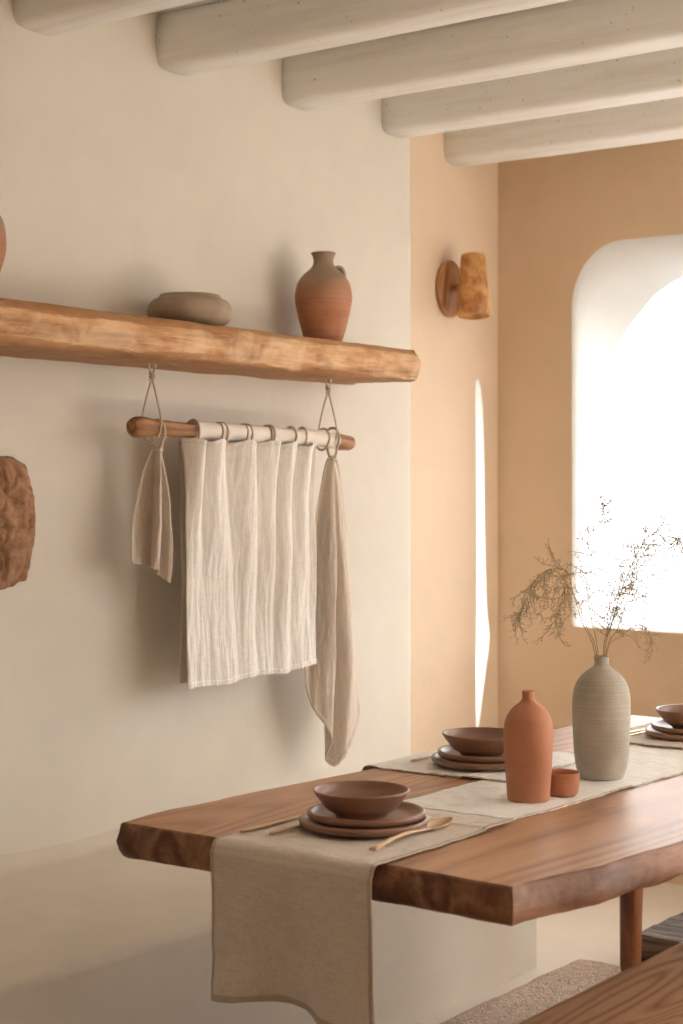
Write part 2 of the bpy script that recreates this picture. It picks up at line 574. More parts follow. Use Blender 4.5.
# main arched window: soft plaster recess, then a rounder arch on the outside
u0, u1 = 1.66, 2.959
cu, cw = (u0 + u1) / 2, 1.50
inner = rrect(u0, u1, .869, 2.245, .012, .20)
lip = rrect(u0 + .012, u1 - .012, .875, 2.228, .012, .20)
mid = rrect(u0 - .02, u1 + .02, .868, 2.165, .02, .24)
half = [(3.125, .845), (3.122, 1.60), (3.105, 1.67), (3.07, 1.735), (3.02, 1.805), (2.959, 1.874), (2.868, 1.985), (2.783, 2.076), (2.715, 2.118), (2.640, 2.145), (2.54, 2.168), (2.42, 2.180), (cu, 2.184)]
arch = half + [(2 * cu - a, b) for a, b in reversed(half[:-1])]
outer_ring = by_angle(arch, cu, cw)
mid = by_angle(mid, cu, cw); lip = by_angle(lip, cu, cw); inner = by_angle(inner, cu, cw)
toB = lambda u, w, d: (XB + d, u, w)
a2 = rrect(-2.1, 1.0, .05, 2.42, .03, .3, 80); a2o = rrect(-2.1, 1.0, .05, 2.42, .03, .3, 80)
holed_wall('wall_back', toB, Y0 - T, YR, 0, ZC,
           [[(inner, 0), (lip, .012), (mid, .11), (outer_ring, T)], [(a2, 0), (a2o, T)]], M['peach2'], M['white'])

# recessed stretch of the left wall with a thin hand-shaped slit opening
left_e = [(5.196, .44), (5.188, .52), (5.186, .70), (5.190, .95), (5.190, 1.25), (5.188, 1.50), (5.185, 1.66), (5.186, 1.74)]
right_e = [(5.196, 1.765), (5.216, 1.745), (5.234, 1.66), (5.244, 1.50), (5.250, 1.25), (5.262, .95), (5.282, .82), (5.256, .70), (5.220, .55)]
slit = [(p.x, p.y) for p in crom([(a, b, 0) for a, b in left_e + right_e], 70)]
slit_o = [(a + (.20 if i > 34 else .06), b) for i, (a, b) in enumerate(slit)]
toL = lambda u, w, d: (u, YR + d, w)


def solid_reveal():
    V, F = [], []
    return V, F


holed_wall('wall_recess', toL, XC - .25, XB + T, 0, ZC, [[(slit, 0), ([(a + .03 * (i > 34), b) for i, (a, b) in enumerate(slit)], .06), (slit_o, T)]], M['peach'], M['white2'])

# right wall (out of frame) with two openings that light the room
toR = lambda u, w, d: (u, Y0 - d, w)
h1 = rrect(3.3, 5.22, .80, 2.42, .03, .25, 80)
holed_wall('wall_right', toR, X0 - T, XB, 0, ZC, [[(h1, 0), (h1, T)]], M['peach2'], M['white'])
struct(mesh_obj('wall_front', *box(X0 - T, X0, Y0, YL, 0, ZC), M['clay'], smooth=False))

# ---------------------------------------------------------------- ceiling beams
def beam(xc, y1, label, seed):
    w, h = .155, .155
    sec = []
    for k in range(28):
        a = 2 * PI * k / 28
        c, s = math.cos(a), math.sin(a)
        e = 2 / 4.6
        sec.append((abs(c) ** e * (1 if c > 0 else -1) * w / 2, abs(s) ** e * (1 if s > 0 else -1) * h / 2))
    vs, fs = [], []
    ys = [y1 - (y1 - Y0) * i / 60 for i in range(61)]
    for j, y in enumerate(ys):
        for (a, b) in sec:
            k = 1 + .035 * fbm(a * 6, y * .8, b * 6, 1, seed) + .012 * fbm(a * 30, y * 4, b * 30, 1, seed)
            vs.append((xc + a * k + .006 * N3(y, 0, 0, .8, seed), y, 2.52 + h / 2 + b * k + .004 * N3(y, 3, 0, .9, seed)))
    n = len(sec)
    for j in range(60):
        for i in range(n):
            fs.append((j * n + i, j * n + (i + 1) % n, (j + 1) * n + (i + 1) % n, (j + 1) * n + i))
    fs.append(tuple(range(n))); fs.append(tuple(60 * n + i for i in range(n))[::-1])
    o = mesh_obj('ceiling_beam', vs, fs, M['beam'])
    tag(o, label, 'beam', 'white round-edged ceiling beams')


beam(2.925, YL + .03, 'white ceiling beam nearest the camera, cut off by the top left corner', 1)
beam(3.448, YL + .03, 'white ceiling beam meeting the cream wall left of the tall jug', 2)
beam(3.99, YL + .03, 'white ceiling beam meeting the cream wall right above the jug', 3)
beam(4.505, YL + .03, 'white ceiling beam ending at the outer corner of the cream wall', 4)
beam(5.055, YR + .03, 'farthest white ceiling beam, ending on the peach wall above the wooden lamp', 5)

# ---------------------------------------------------------------- built-in plaster bench
YF, HB = 2.43, .43
pf = [(YF, 0.0)]
for z in (.1, .2, .3): pf.append((YF, z))
r = .028
for k in range(8):
    a = R(180 - 90 * k / 7); pf.append((YF + r + r * math.cos(a), HB - r + r * math.sin(a)))
for k in range(1, 7): pf.append((YF + r + (3.09 - YF - r) * k / 6, HB))
r2 = .05
for k in range(1, 9):
    a = R(-90 + 90 * k / 8); pf.append((3.100 + r2 * math.cos(a) + .0, HB + r2 + r2 * math.sin(a)))
pf.append((3.152, HB + r2 + .01)); pf.append((3.152, 0))
vs, fs = [], []
xs = [X0 + .01 + (4.205 - X0 - .01) * i / 60 for i in range(61)]
rr = .035
stations = [(x_, 0) for x_ in xs[:-1]] + [(4.205 - rr + rr * math.sin(R(a)), rr * (1 - math.cos(R(a)))) for a in (0, 20, 45, 70, 90)]
for x_, ins in stations:
    for i, (y, z) in enumerate(pf):
        d = .006 * fbm(x_, y, z, 1.6, 2)
        yy = y + (d if z < HB - .02 and i < 6 else 0) + (ins if i < 10 else 0)
        zz = z + (d if z > .1 and i > 5 and i < len(pf) - 1 else 0) - (ins if 5 < i < len(pf) - 1 else 0)
        vs.append((x_, yy, zz))
n = len(pf)
for j in range(len(stations) - 1):
    for i in range(n):
        fs.append((j * n + i, j * n + (i + 1) % n, (j + 1) * n + (i + 1) % n, (j + 1) * n + i))
fs.append(tuple(range(n))); fs.append(tuple((len(stations) - 1) * n + i for i in range(n))[::-1])
o = auto_smooth(mesh_obj('plaster_bench', vs, fs, M['bench']), 50)
tag(o, 'cream plastered masonry bench built along the left wall behind the table', 'bench')

# ---------------------------------------------------------------- shelf
def shelf():
    L = [(1.7, 2.872), (2.6, 2.870), (3.3, 2.868), (4.0, 2.872), (4.238, 2.874), (4.243, 2.88), (4.246, 3.0), (4.246, 3.146), (1.7, 3.146)]
    P = resample(L, .012); n = len(P)
    nrm = []
    for i in range(n):
        t = P[(i + 1) % n] - P[i - 1]; nrm.append(Vector((t.y, -t.x)).normalized())
    rings = [(0, .024), (.003, .016), (.010, .011), (.020, .006), (.030, .001), (.040, -.002), (.050, -.003), (.060, -.002), (.070, .0), (.080, .003), (.088, .006), (.096, .009), (.103, .014), (.108, .022), (.110, .034)]
    vs, fs = [], []
    for ri, (dz, ins) in enumerate(rings):
        for i in range(n):
            p = P[i]
            wallside = p.y > 3.12
            d = 0 if wallside else .009 * fbm(p.x, dz, 0, 2.6, 8) + .005 * fbm(p.x * .22, dz * 2.2, p.y * .5, 30, 4) + .0022 * fbm(p.x * .35, dz * 2, p.y, 70, 6)
            if wallside: ins = 0
            ztop = 1.803 - .007 * (p.x - 2.6) + .003 * fbm(p.x, p.y, 0, 5, 1)
            taper = 1 - .05 * max(0, (p.x - 3.0))
            q = p + nrm[i] * (d - ins)
            zb = .010 * fbm(p.x, 0, 0, 5, 12) * (dz / .110)
            vs.append((q.x, min(q.y, 3.147), ztop - dz * .95 * taper + (0 if wallside else zb)))
            ins = rings[ri][1]
    for r_ in range(len(rings) - 1):
        for i in range(n):
            j = (i + 1) % n
            fs.append((r_ * n + i, (r_ + 1) * n + i, (r_ + 1) * n + j, r_ * n + j))
    fs.append(tuple(range(n))); fs.append(tuple(reversed(range((len(rings) - 1) * n, len(rings) * n))))
    o = mesh_obj('wall_shelf', vs, fs, M['shelf'])
    bm = bmesh.new(); bm.from_mesh(o.data)
    bmesh.ops.triangulate(bm, faces=[f for f in bm.faces if len(f.verts) > 8])
    bm.to_mesh(o.data); bm.free()
    auto_smooth(o, 32)
    # weathered skin along the top and bottom edges, pale split face between: height across the board per vertex
    at = o.data.attributes.new('board_height', 'FLOAT', 'POINT')
    for k_, v_ in enumerate(o.data.vertices):
        at.data[k_].value = ((1.803 - .007 * (v_.co.x - 2.6)) - v_.co.z) / .105
    tag(o, 'thick rough-hewn orange-brown wooden beam shelf on the cream wall', 'shelf')


shelf()
ZS = 1.803


def place(vf, name, mat, loc, label, cat, group=None, rz=0, parent=None):
    o = mesh_obj(name, *vf, mat, parent)
    o.location = loc; o.rotation_euler = (0, 0, rz)
    if label: tag(o, label, cat, group)
    return o


def smooth_prof(pts, n):
    c = crom([(a, b, 0) for a, b in pts], n)
    return [(max(0.0, p.x), p.y) for p in c]


# squat pot
p = [(0, 0)] + smooth_prof([(.070, 0), (.100, .014), (.1135, .036), (.112, .056), (.100, .072), (.086, .080), (.080, .087)], 26) + \
    smooth_prof([(.079, .089), (.074, .089), (.070, .080), (.090, .062), (.100, .04), (.08, .012)], 16) + [(0, .010)]
place(lathe(p, 72, .015, 2), 'clay_pot', M['shelfpot'], (3.350, 3.012, ZS - .005), 'squat taupe clay pot with a wide mouth lying low on the shelf', 'pot')

# jug
s = .2720 / 435
raw = [(76, 0), (80, 4), (93, 30), (107, 75), (124, 145), (135, 210), (131, 265), (119, 300), (94, 332), (66, 356), (52, 374), (47, 394), (51, 416), (60, 433)]
pj = [(0, .002)] + smooth_prof([(a * s, b * s) for a, b in raw], 60) + smooth_prof([(58 * s, 435 * s), (52 * s, 434 * s), (42 * s, 400 * s), (42 * s, 374 * s), (80 * s, 330 * s), (110 * s, 280 * s)], 18)
jug_v = lathe(pj, 72, .012, 5)
jug = place(jug_v, 'clay_jug', M['jug'], (3.948, 3.02, ZS - .0085), 'tall terracotta jug with narrow neck and small ear handle on the shelf', 'jug')
hp = crom([(.026, 0, 352 * s), (.040, 0, 364 * s), (.052, 0, 362 * s), (.058, 0, 345 * s), (.060, 0, 325 * s), (.060, 0, 310 * s)], 20)
hd = mesh_obj('handle', *tube(hp, .0072, 12), M['shelfpot'], jug)
hd.rotation_euler = (0, 0, R(-48))

# pot cut off by the left edge
pl = [(0, 0)] + smooth_prof([(.045, 0), (.060, .03), (.080, .09), (.088, .14), (.080, .19), (.056, .225), (.05, .25), (.06, .27)], 30) + smooth_prof([(.055, .27), (.045, .25), (.05, .22), (.07, .18)], 8)
place(lathe(pl, 64, .012, 9), 'clay_vase', M['jug'], (2.594, 3.02, ZS + .001), 'pinkish clay vase on the shelf, mostly cut off by the left picture edge', 'vase')

# ---------------------------------------------------------------- bark wall piece
def bark():
    W, H, TH = .40, .325, .05
    nu, nv = 90, 80
    vs, fs = [], []
    def pt(u, v, f):
        # superellipse disc
        a, b = u * 2 - 1, v * 2 - 1
        m_ = max(abs(a), abs(b)); l_ = math.hypot(a, b)
        k = (m_ / l_) if l_ > 1e-6 else 1
        k = k * .55 + .45
        x_ = a * k * W / 2 * 1.08; z_ = b * k * H / 2 * 1.06
        rim = 1 + .05 * fbm(a * 2, b * 2, 0, 1.3, 7) * m_
        x_ *= rim; z_ *= rim
        edge = (1 - m_ ** 7)
        vo = noise.voronoi(Vector((x_ * 15, z_ * 13, 3.3)))[0]
        cr_ = min(1, (vo[1] - vo[0]) * 3.2)
        g1 = 1 - .35 * math.exp(-((z_ + .015 + .01 * N3(x_, 0, 0, 20)) / .004) ** 2) - .3 * math.exp(-((x_ - .08 + .012 * N3(z_, 0, 0, 20)) / .004) ** 2)
        y_ = -TH * edge * (.55 + .35 * cr_) * g1 - .007 * fbm(x_, z_, 0, 28, 2) * edge
        return (x_, y_ if f else 0.0, z_)
    for v in range(nv + 1):
        for u in range(nu + 1): vs.append(pt(u / nu, v / nv, True))
    for v in range(nv):
        for u in range(nu):
            i = v * (nu + 1) + u; fs.append((i, i + 1, i + nu + 2, i + nu + 1))
    o = mesh_obj('hanging_bark_plaque', vs, fs, M['bark'])
    b_idx = [i for i in range(nu + 1)] + [(v * (nu + 1) + nu) for v in range(1, nv + 1)] + [nv * (nu + 1) + u for u in range(nu - 1, -1, -1)] + [v * (nu + 1) for v in range(nv - 1, 0, -1)]
    bm = bmesh.new(); bm.from_mesh(o.data); bm.verts.ensure_lookup_table()
    bm.faces.new([bm.verts[i] for i in b_idx]); bmesh.ops.recalc_face_normals(bm, faces=bm.faces)
    bm.to_mesh(o.data); bm.free()
    o.location = (2.705, 3.145, 1.287)
    tag(o, 'rough brown cracked bark slab hung on the cream wall at the left edge', 'wall decoration')


bark()

# ---------------------------------------------------------------- hanging rod, cords, rings, towels
YT = 3.0
rod = empty('hanging_rod', (3.62, YT, 1.519))
tag(rod, 'knotty wooden rod wrapped in white cloth, hung under the shelf', 'rod')
xa, xb = 3.114 - 3.62, 4.060 - 3.62
path, rad = [], []
for i in range(90):
    t = i / 89; x_ = xa + (xb - xa) * t
    path.append(Vector((x_, .003 * N3(x_, 0, 0, 6), .010 * (1 - t) - .005 * t + .004 * N3(x_, 2, 0, 5) - .010 * max(0, t - .85) / .15)))
    rr_ = .0205 + .0015 * N3(x_, 0, 5, 12) + .0075 * math.exp(-((t - .035) / .045) ** 2) + .003 * math.exp(-((t - .93) / .05) ** 2)
    rr_ *= 1 if 0 < i < 89 else .75
    rad.append(rr_)
auto_smooth(mesh_obj('branch', *tube(path, rad, 18, jitter=.16), M['rod'], rod), 45)
pth = [p_ for p_ in path if 3.345 - 3.62 < p_.x < 3.985 - 3.62]
sl = mesh_obj('cloth_sleeve', *tube(pth, [.0245 + .0012 * N3(q.x, 0, 0, 60) for q in pth], 20, jitter=.06), M['sleeve'], rod)
sl['label'] = 'white linen wrapped round the middle of the rod'


def cord(x_, label, seedv, dx=.012):
    c = empty('hanging_cord', (x_ - 3.62, 0, 1.69 - 1.519)); c.parent = rod
    top = Vector((0, 0, .012)); kn = Vector((.003, 0, -.028))
    a = crom([top + Vector((-.012, 0, .0)), Vector((-.006, 0, -.012)), kn, Vector((-.006, .014, -.09)), Vector((-.009, .026, -.150)), Vector((-.006, .022, -.185)), Vector((-.002, 0, -.200)), Vector((.003, -.022, -.184)), Vector((.010, -.026, -.148)), Vector((.006, -.014, -.085)), kn, Vector((.012, 0, -.012)), top + Vector((.014, 0, 0))], 70)
    mesh_obj('loop', *tube(a, .0026, 8), M['cord'], c)
    kp = []
    for i in range(40):
        w = i / 39 * 2 * PI * 2.5
        kp.append(kn + Vector((.0062 * math.cos(w), .0062 * math.sin(w), .010 - .020 * i / 39)))
    mesh_obj('knot', *tube(kp, .0028, 8), M['cord'], c)
    h_ = crom([Vector((-.012, 0, .004)), Vector((0, -.004, .010)), Vector((.014, 0, .003)), Vector((.020, 0, -.004))], 14)
    mesh_obj('loose_end', *tube(h_, .0024, 8), M['cord'], c)


cord(3.188, 'beige cord tying the left end of the rod to the shelf', 1)
cord(3.942, 'beige cord tying the right end of the rod to the shelf', 2)

proto = None
ring_specs = [(3.345, 1.15, 'beige cord ring at the left edge of the wide towel', .030),
              (3.447, 1, 'first cord ring of the pair over the left third of the towel', .0275), (3.462, 1.02, 'second cord ring of the pair over the left third of the towel', .0275),
              (3.552, 1, 'left ring of the second pair from the left on the cloth sleeve', .0275), (3.566, 1.02, 'right ring of the second pair from the left on the cloth sleeve', .0275),
              (3.655, 1, 'left ring of the third pair from the left on the cloth sleeve', .0275), (3.668, 1.02, 'right ring of the third pair from the left on the cloth sleeve', .0275),
              (3.762, 1, 'single cord ring between the third pair and the last sleeve rings', .0275), (3.815, 1, 'cord ring near the right edge of the wide towel', .0275),
              (3.918, 1, 'lone cord ring at the right end of the cloth sleeve', .0275)]
for i, (x_, k, lab, rd) in enumerate(ring_specs):
    if proto is None:
        pts = []
        for j in range(40):
            w = 2 * PI * j / 40
            pts.append(Vector((.004 * math.sin(w), (.0270 * math.cos(w)), .0315 * math.sin(w) - .005)))
        proto = mesh_obj('cord_ring', *tube(pts, .0032, 8, closed=True), M['cord'])
        o = proto
    else:
        o = proto.copy(); col.objects.link(o)
    o.location = (x_, YT, 1.519 + .004 * (1 - i / 9)); o.scale = (1, k, k); o.rotation_euler = (0, 0, R(rnd.uniform(-14, 6)))
    tag(o, lab, 'ring', 'cord rings threaded on the rod')


def fold_y(u, v, seed=0):
    ph = 2 * PI * (6.0 * u + .22 * math.sin(2.2 * v + 7 * u) + .12 * N3(u * 3, v * 1.5, 0, 1, seed))
    a = .0275 * (1 - .60 * v * v) * (.8 + .9 * N3(u * 4, v, 2, 1, seed + 1))
    q_ = math.sqrt(math.sin(ph / 2) ** 2 + .015 + .05 * v); s_ = 1 - 2 * q_ ** .85   # broad rounded ridges, narrow valleys
    return a * s_ * (1 + .35 * N3(u * 6, 1, 0, 1, seed + 7)) + .007 * fbm(u * 11, v * 2.0, 0, 1, seed + 3) + .0028 * fbm(u * 34, v * 3.5, 0, 1, seed + 5) + .010 * N3(u * 2.5, v * 2.0, 0, 1, seed + 9) * v


def main_front(u, v):
    x_ = 3.304 + .556 * u + .004 * math.sin(12 * v + 2) * (u > .5) + .010 * (v * (1 - u)) * 0
    ztop = 1.497 + .006 * math.cos(2 * PI * 5.2 * u - .6)
    zb = .838 + .020 * u + .004 * math.sin(2 * PI * 2.2 * u + 1) + .002 * fold_y(u, 1) / .012
    z = ztop + (zb - ztop) * v
    y_ = YT - .018 + fold_y(u, v) + .004 * math.sin(PI * v)
    if u < .06: y_ -= .006 * (1 - u / .06) * 0
    return (x_, y_, z)


def main_back(u, v):
    ztop = 1.497
    zb = .850 + .016 * u
    z = ztop + (zb - ztop) * v
    return (3.332 + .51 * u, YT + .030 + .5 * fold_y(u, v, 5), z)


tw = empty('linen_towel', (0, 0, 0))
tw.location = (3.60, YT, 1.0)
off = Vector(tw.location)
loc = lambda f: (lambda u, v: tuple(Vector(f(u, v)) - off))
sheet(loc(main_front), 220, 120, .0022, 'front_panel', M['towel'], tw)
sheet(loc(main_back), 90, 60, .0022, 'back_panel', M['towel2'], tw)
hemf = lambda u, v: (lambda p_: (p_[0], p_[1] - .0004, p_[2]))(main_front(u, .978 + .0225 * v))
sheet(loc(hemf), 220, 5, .0046, 'bottom_hem', M['towel'], tw)
sheet(loc(lambda u, v: (lambda p_: (p_[0], p_[1] - .0004, p_[2] + .001))(main_front(u, .0 + .018 * v))), 220, 4, .0050, 'top_hem', M['towel'], tw)
tag(tw, 'wide off-white pleated linen towel hanging from rings on the rod', 'towel')


def gathered(name, label, top, rtop, ztop, ctrl, zb, ease, mat, nu=110, nv=90, curl=.004, seed=0, wv=.75):
    cx_ = top[0]; cy_ = top[1]
    C = [Vector((a, b, z)) for (a, b), z in zip(ctrl, zb)]
    samp = crom(C, nu + 1)
    tp = []
    m = len(ctrl)
    for i in range(m):
        t = i / (m - 1)
        tp.append(Vector((cx_ + rtop * (t * 2 - 1) * .9, cy_ + rtop * .9 * math.sin(t * PI * 3), ztop)))
    ts = crom(tp, nu + 1)
    ym = sum(c[1] for c in ctrl) / m
    base = empty(name, (cx_, cy_, (ztop + min(zb)) / 2)); off_ = Vector(base.location)
    def fn(u, v):
        i = min(nu, int(round(u * nu)))
        a = ts[i]; b = samp[i]
        k = v ** ease
        ky = v ** wv
        x_ = a.x + (b.x - a.x) * k; y_ = a.y + (b.y - a.y) * ky
        z = ztop + (b.z - ztop) * v
        y_ += (ym - b.y) * .6 * v ** 4
        y_ += .0022 * fbm(u * 16, v * 4, 0, 1, seed + 5) * min(1, v * 4)
        y_ += curl * fbm(u * 7, v * 3, 0, 1, seed) * min(1, v * 4); x_ += curl * .8 * fbm(u * 5, v * 3, 4, 1, seed) * min(1, v * 3)
        return tuple(Vector((x_, y_, z)) - off_)
    sheet(fn, nu, nv, .0024, 'cloth', mat, base)
    sheet(lambda u, v: fn(u, .978 + .022 * v), nu, 3, .0046, 'hem', mat, base)
    # cord loop that gathers the cloth onto the rod
    pts = []
    for j in range(48):
        w = 2 * PI * j / 48
        zz = math.sin(w)
        pts.append(Vector((cx_ + .004 * math.cos(w) - .003, YT + .029 * math.cos(w) * (1 if zz > -.3 else .8), 1.519 + (.030 * zz if zz > 0 else (1.519 - ztop + .006) * zz))) - off_)
    mesh_obj('cord_loop', *tube(pts, .0040, 8, closed=True), M['cord'], base)
    kp = [Vector((cx_ + .010 * math.cos(j / 24 * 4 * PI), cy_ + .010 * math.sin(j / 24 * 4 * PI), ztop + .004 - .012 * j / 24)) - off_ for j in range(25)]
    mesh_obj('knot', *tube(kp, .0034, 8), M['towel2'], base)
    tag(base, label, 'towel')


gathered('hand_towel', 'small beige hand towel gathered on a ring at the left end of the rod', (3.215, YT), .009, 1.476,
         [(3.146, 3.052), (3.170, 3.062), (3.197, 3.055), (3.222, 3.035), (3.200, 3.005), (3.196, 2.975), (3.213, 2.985), (3.228, 3.025), (3.240, 3.010), (3.246, 2.975), (3.254, 2.970), (3.258, 2.995), (3.246, 3.02)],
         [1.178, 1.174, 1.172, 1.168, 1.166, 1.163, 1.155, 1.148, 1.140, 1.128, 1.124, 1.135, 1.15], .50, M['towel2'], seed=3, wv=.55)
gathered('hand_towel', 'long beige linen towel gathered on the right end of the rod, ending in a point', (3.968, YT), .012, 1.462,
         [(3.862, 3.040), (3.882, 3.050), (3.892, 3.015), (3.912, 2.968), (3.940, 2.962), (3.958, 3.020), (3.970, 3.060), (3.984, 3.005), (4.006, 2.950), (4.040, 2.952), (4.085, 2.990), (4.118, 3.025)],
         [.790, .745, .715, .680, .630, .590, .560, .545, .575, .615, .655, .700], .55, M['towel2'], nu=160, nv=130, curl=.006, seed=8, wv=.6)

# ---------------------------------------------------------------- wall lamp
lamp = empty('wall_lamp', (5.0, YR, 2.075))
tag(lamp, 'turned wooden wall lamp with burl shade on the peach wall', 'lamp')
v_, f_ = lathe([(0, 0), (.094, 0), (.100, .006), (.100, .014), (.094, .020), (.05, .0225), (0, .0225)], 48)
v_ = [(a * .82, -c, b * 1.02) for a, b, c in v_]
mesh_obj('back_plate', v_, f_, M['plate_wood'], lamp)
mesh_obj('arm', *tube(crom([(0, -.015, 0), (0, -.04, .001), (0, -.075, .002)], 8), [.017, .014, .013, .013, .013, .013, .014, .016], 16), M['plate_wood'], lamp)
sh = [(0, .004)] + [(.050, 0), (.054, .004), (.0545, .012)] + [(.0545 - .0145 * t / 10, .012 + .184 * t / 10) for t in range(1, 11)] + [(.0385, .204), (.035, .206), (.033, .20), (.034, .15), (0, .15)]
sh = [(.0, .012), (.044, .012), (.050, 0)] + sh[2:]
v_, f_ = lathe(sh, 48, .02, 3)
lo = mesh_obj('lamp_shade', v_, f_, M['burl'], lamp)
lo.location = (-.022, -.124, -.106); lo.rotation_euler = (R(-4), R(5), 0); lo.scale = (1.08, 1.08, 1.07)

# ---------------------------------------------------------------- dining table
ZT = .75
table = empty('dining_table', (3.2, 1.74, 0))
tag(table, 'long live-edge walnut dining table laid with linen in the foreground', 'table')
tx, ty = 3.2, 1.74
out = [(2.268, 1.362), (2.48, 1.322), (2.735, 1.295), (3.2, 1.278), (3.7, 1.285), (4.17, 1.32), (4.18, 1.6), (4.165, 2.13),
       (3.8, 2.155), (3.46, 2.168), (3.03, 2.184), (2.65, 2.214), (2.42, 2.222), (2.268, 2.207), (2.270, 1.9), (2.274, 1.6)]
out = [(a - tx, b - ty) for a, b in out]
top = live_slab('tabletop', out, [(ZT, .004), (ZT - .003, .0), (ZT - .018, -.004), (ZT - .036, -.008), (ZT - .052, -.004), (ZT - .062, .004), (ZT - .065, .014)], M['table'], table, .014, .007, 4, .004)
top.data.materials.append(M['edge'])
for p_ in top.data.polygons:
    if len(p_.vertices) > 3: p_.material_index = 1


def leg(x0_, y0_, x1_, y1_, zt, w0, w1, parent, mat, org):
    vs, fs = [], []
    st = 14
    for j in range(st + 1):
        t = j / st; z = zt * (1 - t)
        w = w0 + (w1 - w0) * t
        if j == st: w *= .8
        cx_, cy_ = x0_ + (x1_ - x0_) * t - org[0], y0_ + (y1_ - y0_) * t - org[1]
        for k in range(20):
            a = 2 * PI * k / 20; c_, s_ = math.cos(a), math.sin(a); e = 2 / 3.6
            vs.append((cx_ + abs(c_) ** e * (1 if c_ > 0 else -1) * w / 2, cy_ + abs(s_) ** e * (1 if s_ > 0 else -1) * w / 2, max(0, z)))
    for j in range(st):
        for k in range(20): fs.append((j * 20 + k, j * 20 + (k + 1) % 20, (j + 1) * 20 + (k + 1) % 20, (j + 1) * 20 + k))
    fs.append(tuple(range(20))); fs.append(tuple(st * 20 + k for k in range(20))[::-1])
    return mesh_obj('leg', vs, fs, mat, parent)


leg(4.08, 2.075, 4.225, 2.157, ZT - .06, .066, .050, table, M['leg'], (tx, ty))
leg(4.08, 1.38, 4.24, 1.30, ZT - .06, .066, .050, table, M['leg'], (tx, ty))
leg(2.50, 1.872, 2.49, 1.872, ZT - .06, .045, .036, table, M['leg'], (tx, ty))

# ---------------------------------------------------------------- linen on the table
def wr(x_, y_, s=1.0, seed=0):
    return s * 1.7 * (.0014 * fbm(x_, y_, 0, 9, seed) + .0010 * fbm(x_, y_, 0, 30, seed))


def hem_strip(fn, name, u0_, u1_, v0_, v1_, nu, nv, parent, thick=.0030, mat=None):
    return sheet(lambda u, v: fn(u0_ + (u1_ - u0_) * u, v0_ + (v1_ - v0_) * v), nu, nv, thick, name, mat or M['hem'], parent)


def place_cloth(name, label, x_in, x_edge, drop, ya, yb, sgn, seed, org, zlift):
    """cloth from x_in on the table to the table end x_edge, bending down; sgn=-1 near end, +1 far end"""
    base = empty(name, org); o_ = Vector(org)
    flat = abs(x_edge - x_in); r_ = .016; arc = r_ * PI / 2; total = flat + arc + drop
    def fn(u, v):
        y_ = ya + (yb - ya) * u; s_ = v * total * (1 + (.030 * (1 - u) * (1 if sgn < 0 else 0) - .02) * max(0, v - .6))
        edge = x_edge
        zt = ZT + .0022 + zlift
        if s_ < flat:
            x_ = x_in + (edge - x_in) * s_ / flat
            z = zt + (.0035 if abs(x_ - x_in) < .10 else 0) * 1 + wr(x_, y_, 1, seed) + .0014
            y_ += .004 * N3(x_, 0, 0, 8, seed) * (1 if u > .5 else -1)
        elif s_ < flat + arc:
            a = (s_ - flat) / r_
            x_ = edge + sgn * r_ * math.sin(a); z = zt - r_ * (1 - math.cos(a)) + .0014 * (1 - a / 1.57)
        else:
            d = s_ - flat - arc
            k = d / drop
            wave = (.020 * math.sin(2 * PI * (1.5 * u) + .4 * k) + .008 * N3(u * 3, k * 1.3, 0, 1.3, seed)) * k
            x_ = edge + sgn * (r_ + .004 + wave * k * 1.1 - .006 * k); z = zt - r_ - d
            y_ += .006 * N3(k * 2, u, 0, 1.5, seed + 2) * k - (.018 * k * (1 - u) * 1) * (-1 if sgn < 0 else 1) * .0 + .010 * k * math.sin(3 * k) * (u - .5)
            x_ += .010 * fbm(u * 3.2, k * .7, 0, 1, seed + 6) * min(1, k * 2.5)
            z += .012 * math.sin(PI * u * 1.4 - .1) * k * k * (1 if sgn < 0 else 0)
        return tuple(Vector((x_, y_, z)) - o_)
    nu, nv = 70, 190
    sheet(fn, nu, nv, .0022, 'cloth', M['drape'], base)
    hem_strip(fn, 'end_hem', 0, 1, .982, 1.0, nu, 4, base)
    hem_strip(fn, 'side_hem', 0, .022, 0, 1, 2, nv, base)
    hem_strip(fn, 'side_hem', .978, 1, 0, 1, 2, nv, base)
    hem_strip(fn, 'inner_hem', 0, 1, 0, .010, nu, 2, base)
    tag(base, label, 'table linen')


place_cloth('place_cloth', 'natural linen cloth draped over the near end of the table', 2.690, 2.254, .262, 1.960, 1.610, -1, 2, (2.45, 1.80, ZT), .0012)
place_cloth('place_cloth', 'linen cloth under the farthest place setting at the right', 3.660, 4.188, .20, 1.990, 1.62, 1, 6, (3.9, 1.80, ZT), .0012)


def runner_cloth(name, label, x0_, x1_, y0f, y1f, seed, z0, org, drop_y=False):
    base = empty(name, org); o_ = Vector(org)
    def fn(u, v):
        x_ = x0_ + (x1_ - x0_) * v
        ya, yb = y0f(x_), y1f(x_)
        y_ = ya + (yb - ya) * u
        x_ += .004 * N3(y_, 0, 0, 9, seed)
        z = z0 + wr(x_, y_, 1, seed) + .0012
        ex = abs(u - .5) * 2
        y_ += .004 * N3(x_, 5, 0, 11, seed) * ex
        return tuple(Vector((x_, y_, z)) - o_)
    n_ = int((x1_ - x0_) / .008)
    sheet(fn, 60, n_, .0020, 'cloth', M['runner'], base)
    hem_strip(fn, 'side_hem', 0, .018, 0, 1, 2, n_, base, .0028)
    hem_strip(fn, 'side_hem', .982, 1, 0, 1, 2, n_, base, .0028)
    hem_strip(fn, 'end_hem', 0, 1, 0, .006 * 1.2 / (x1_ - x0_), 60, 2, base, .0028)
    tag(base, label, 'table linen')
    return base


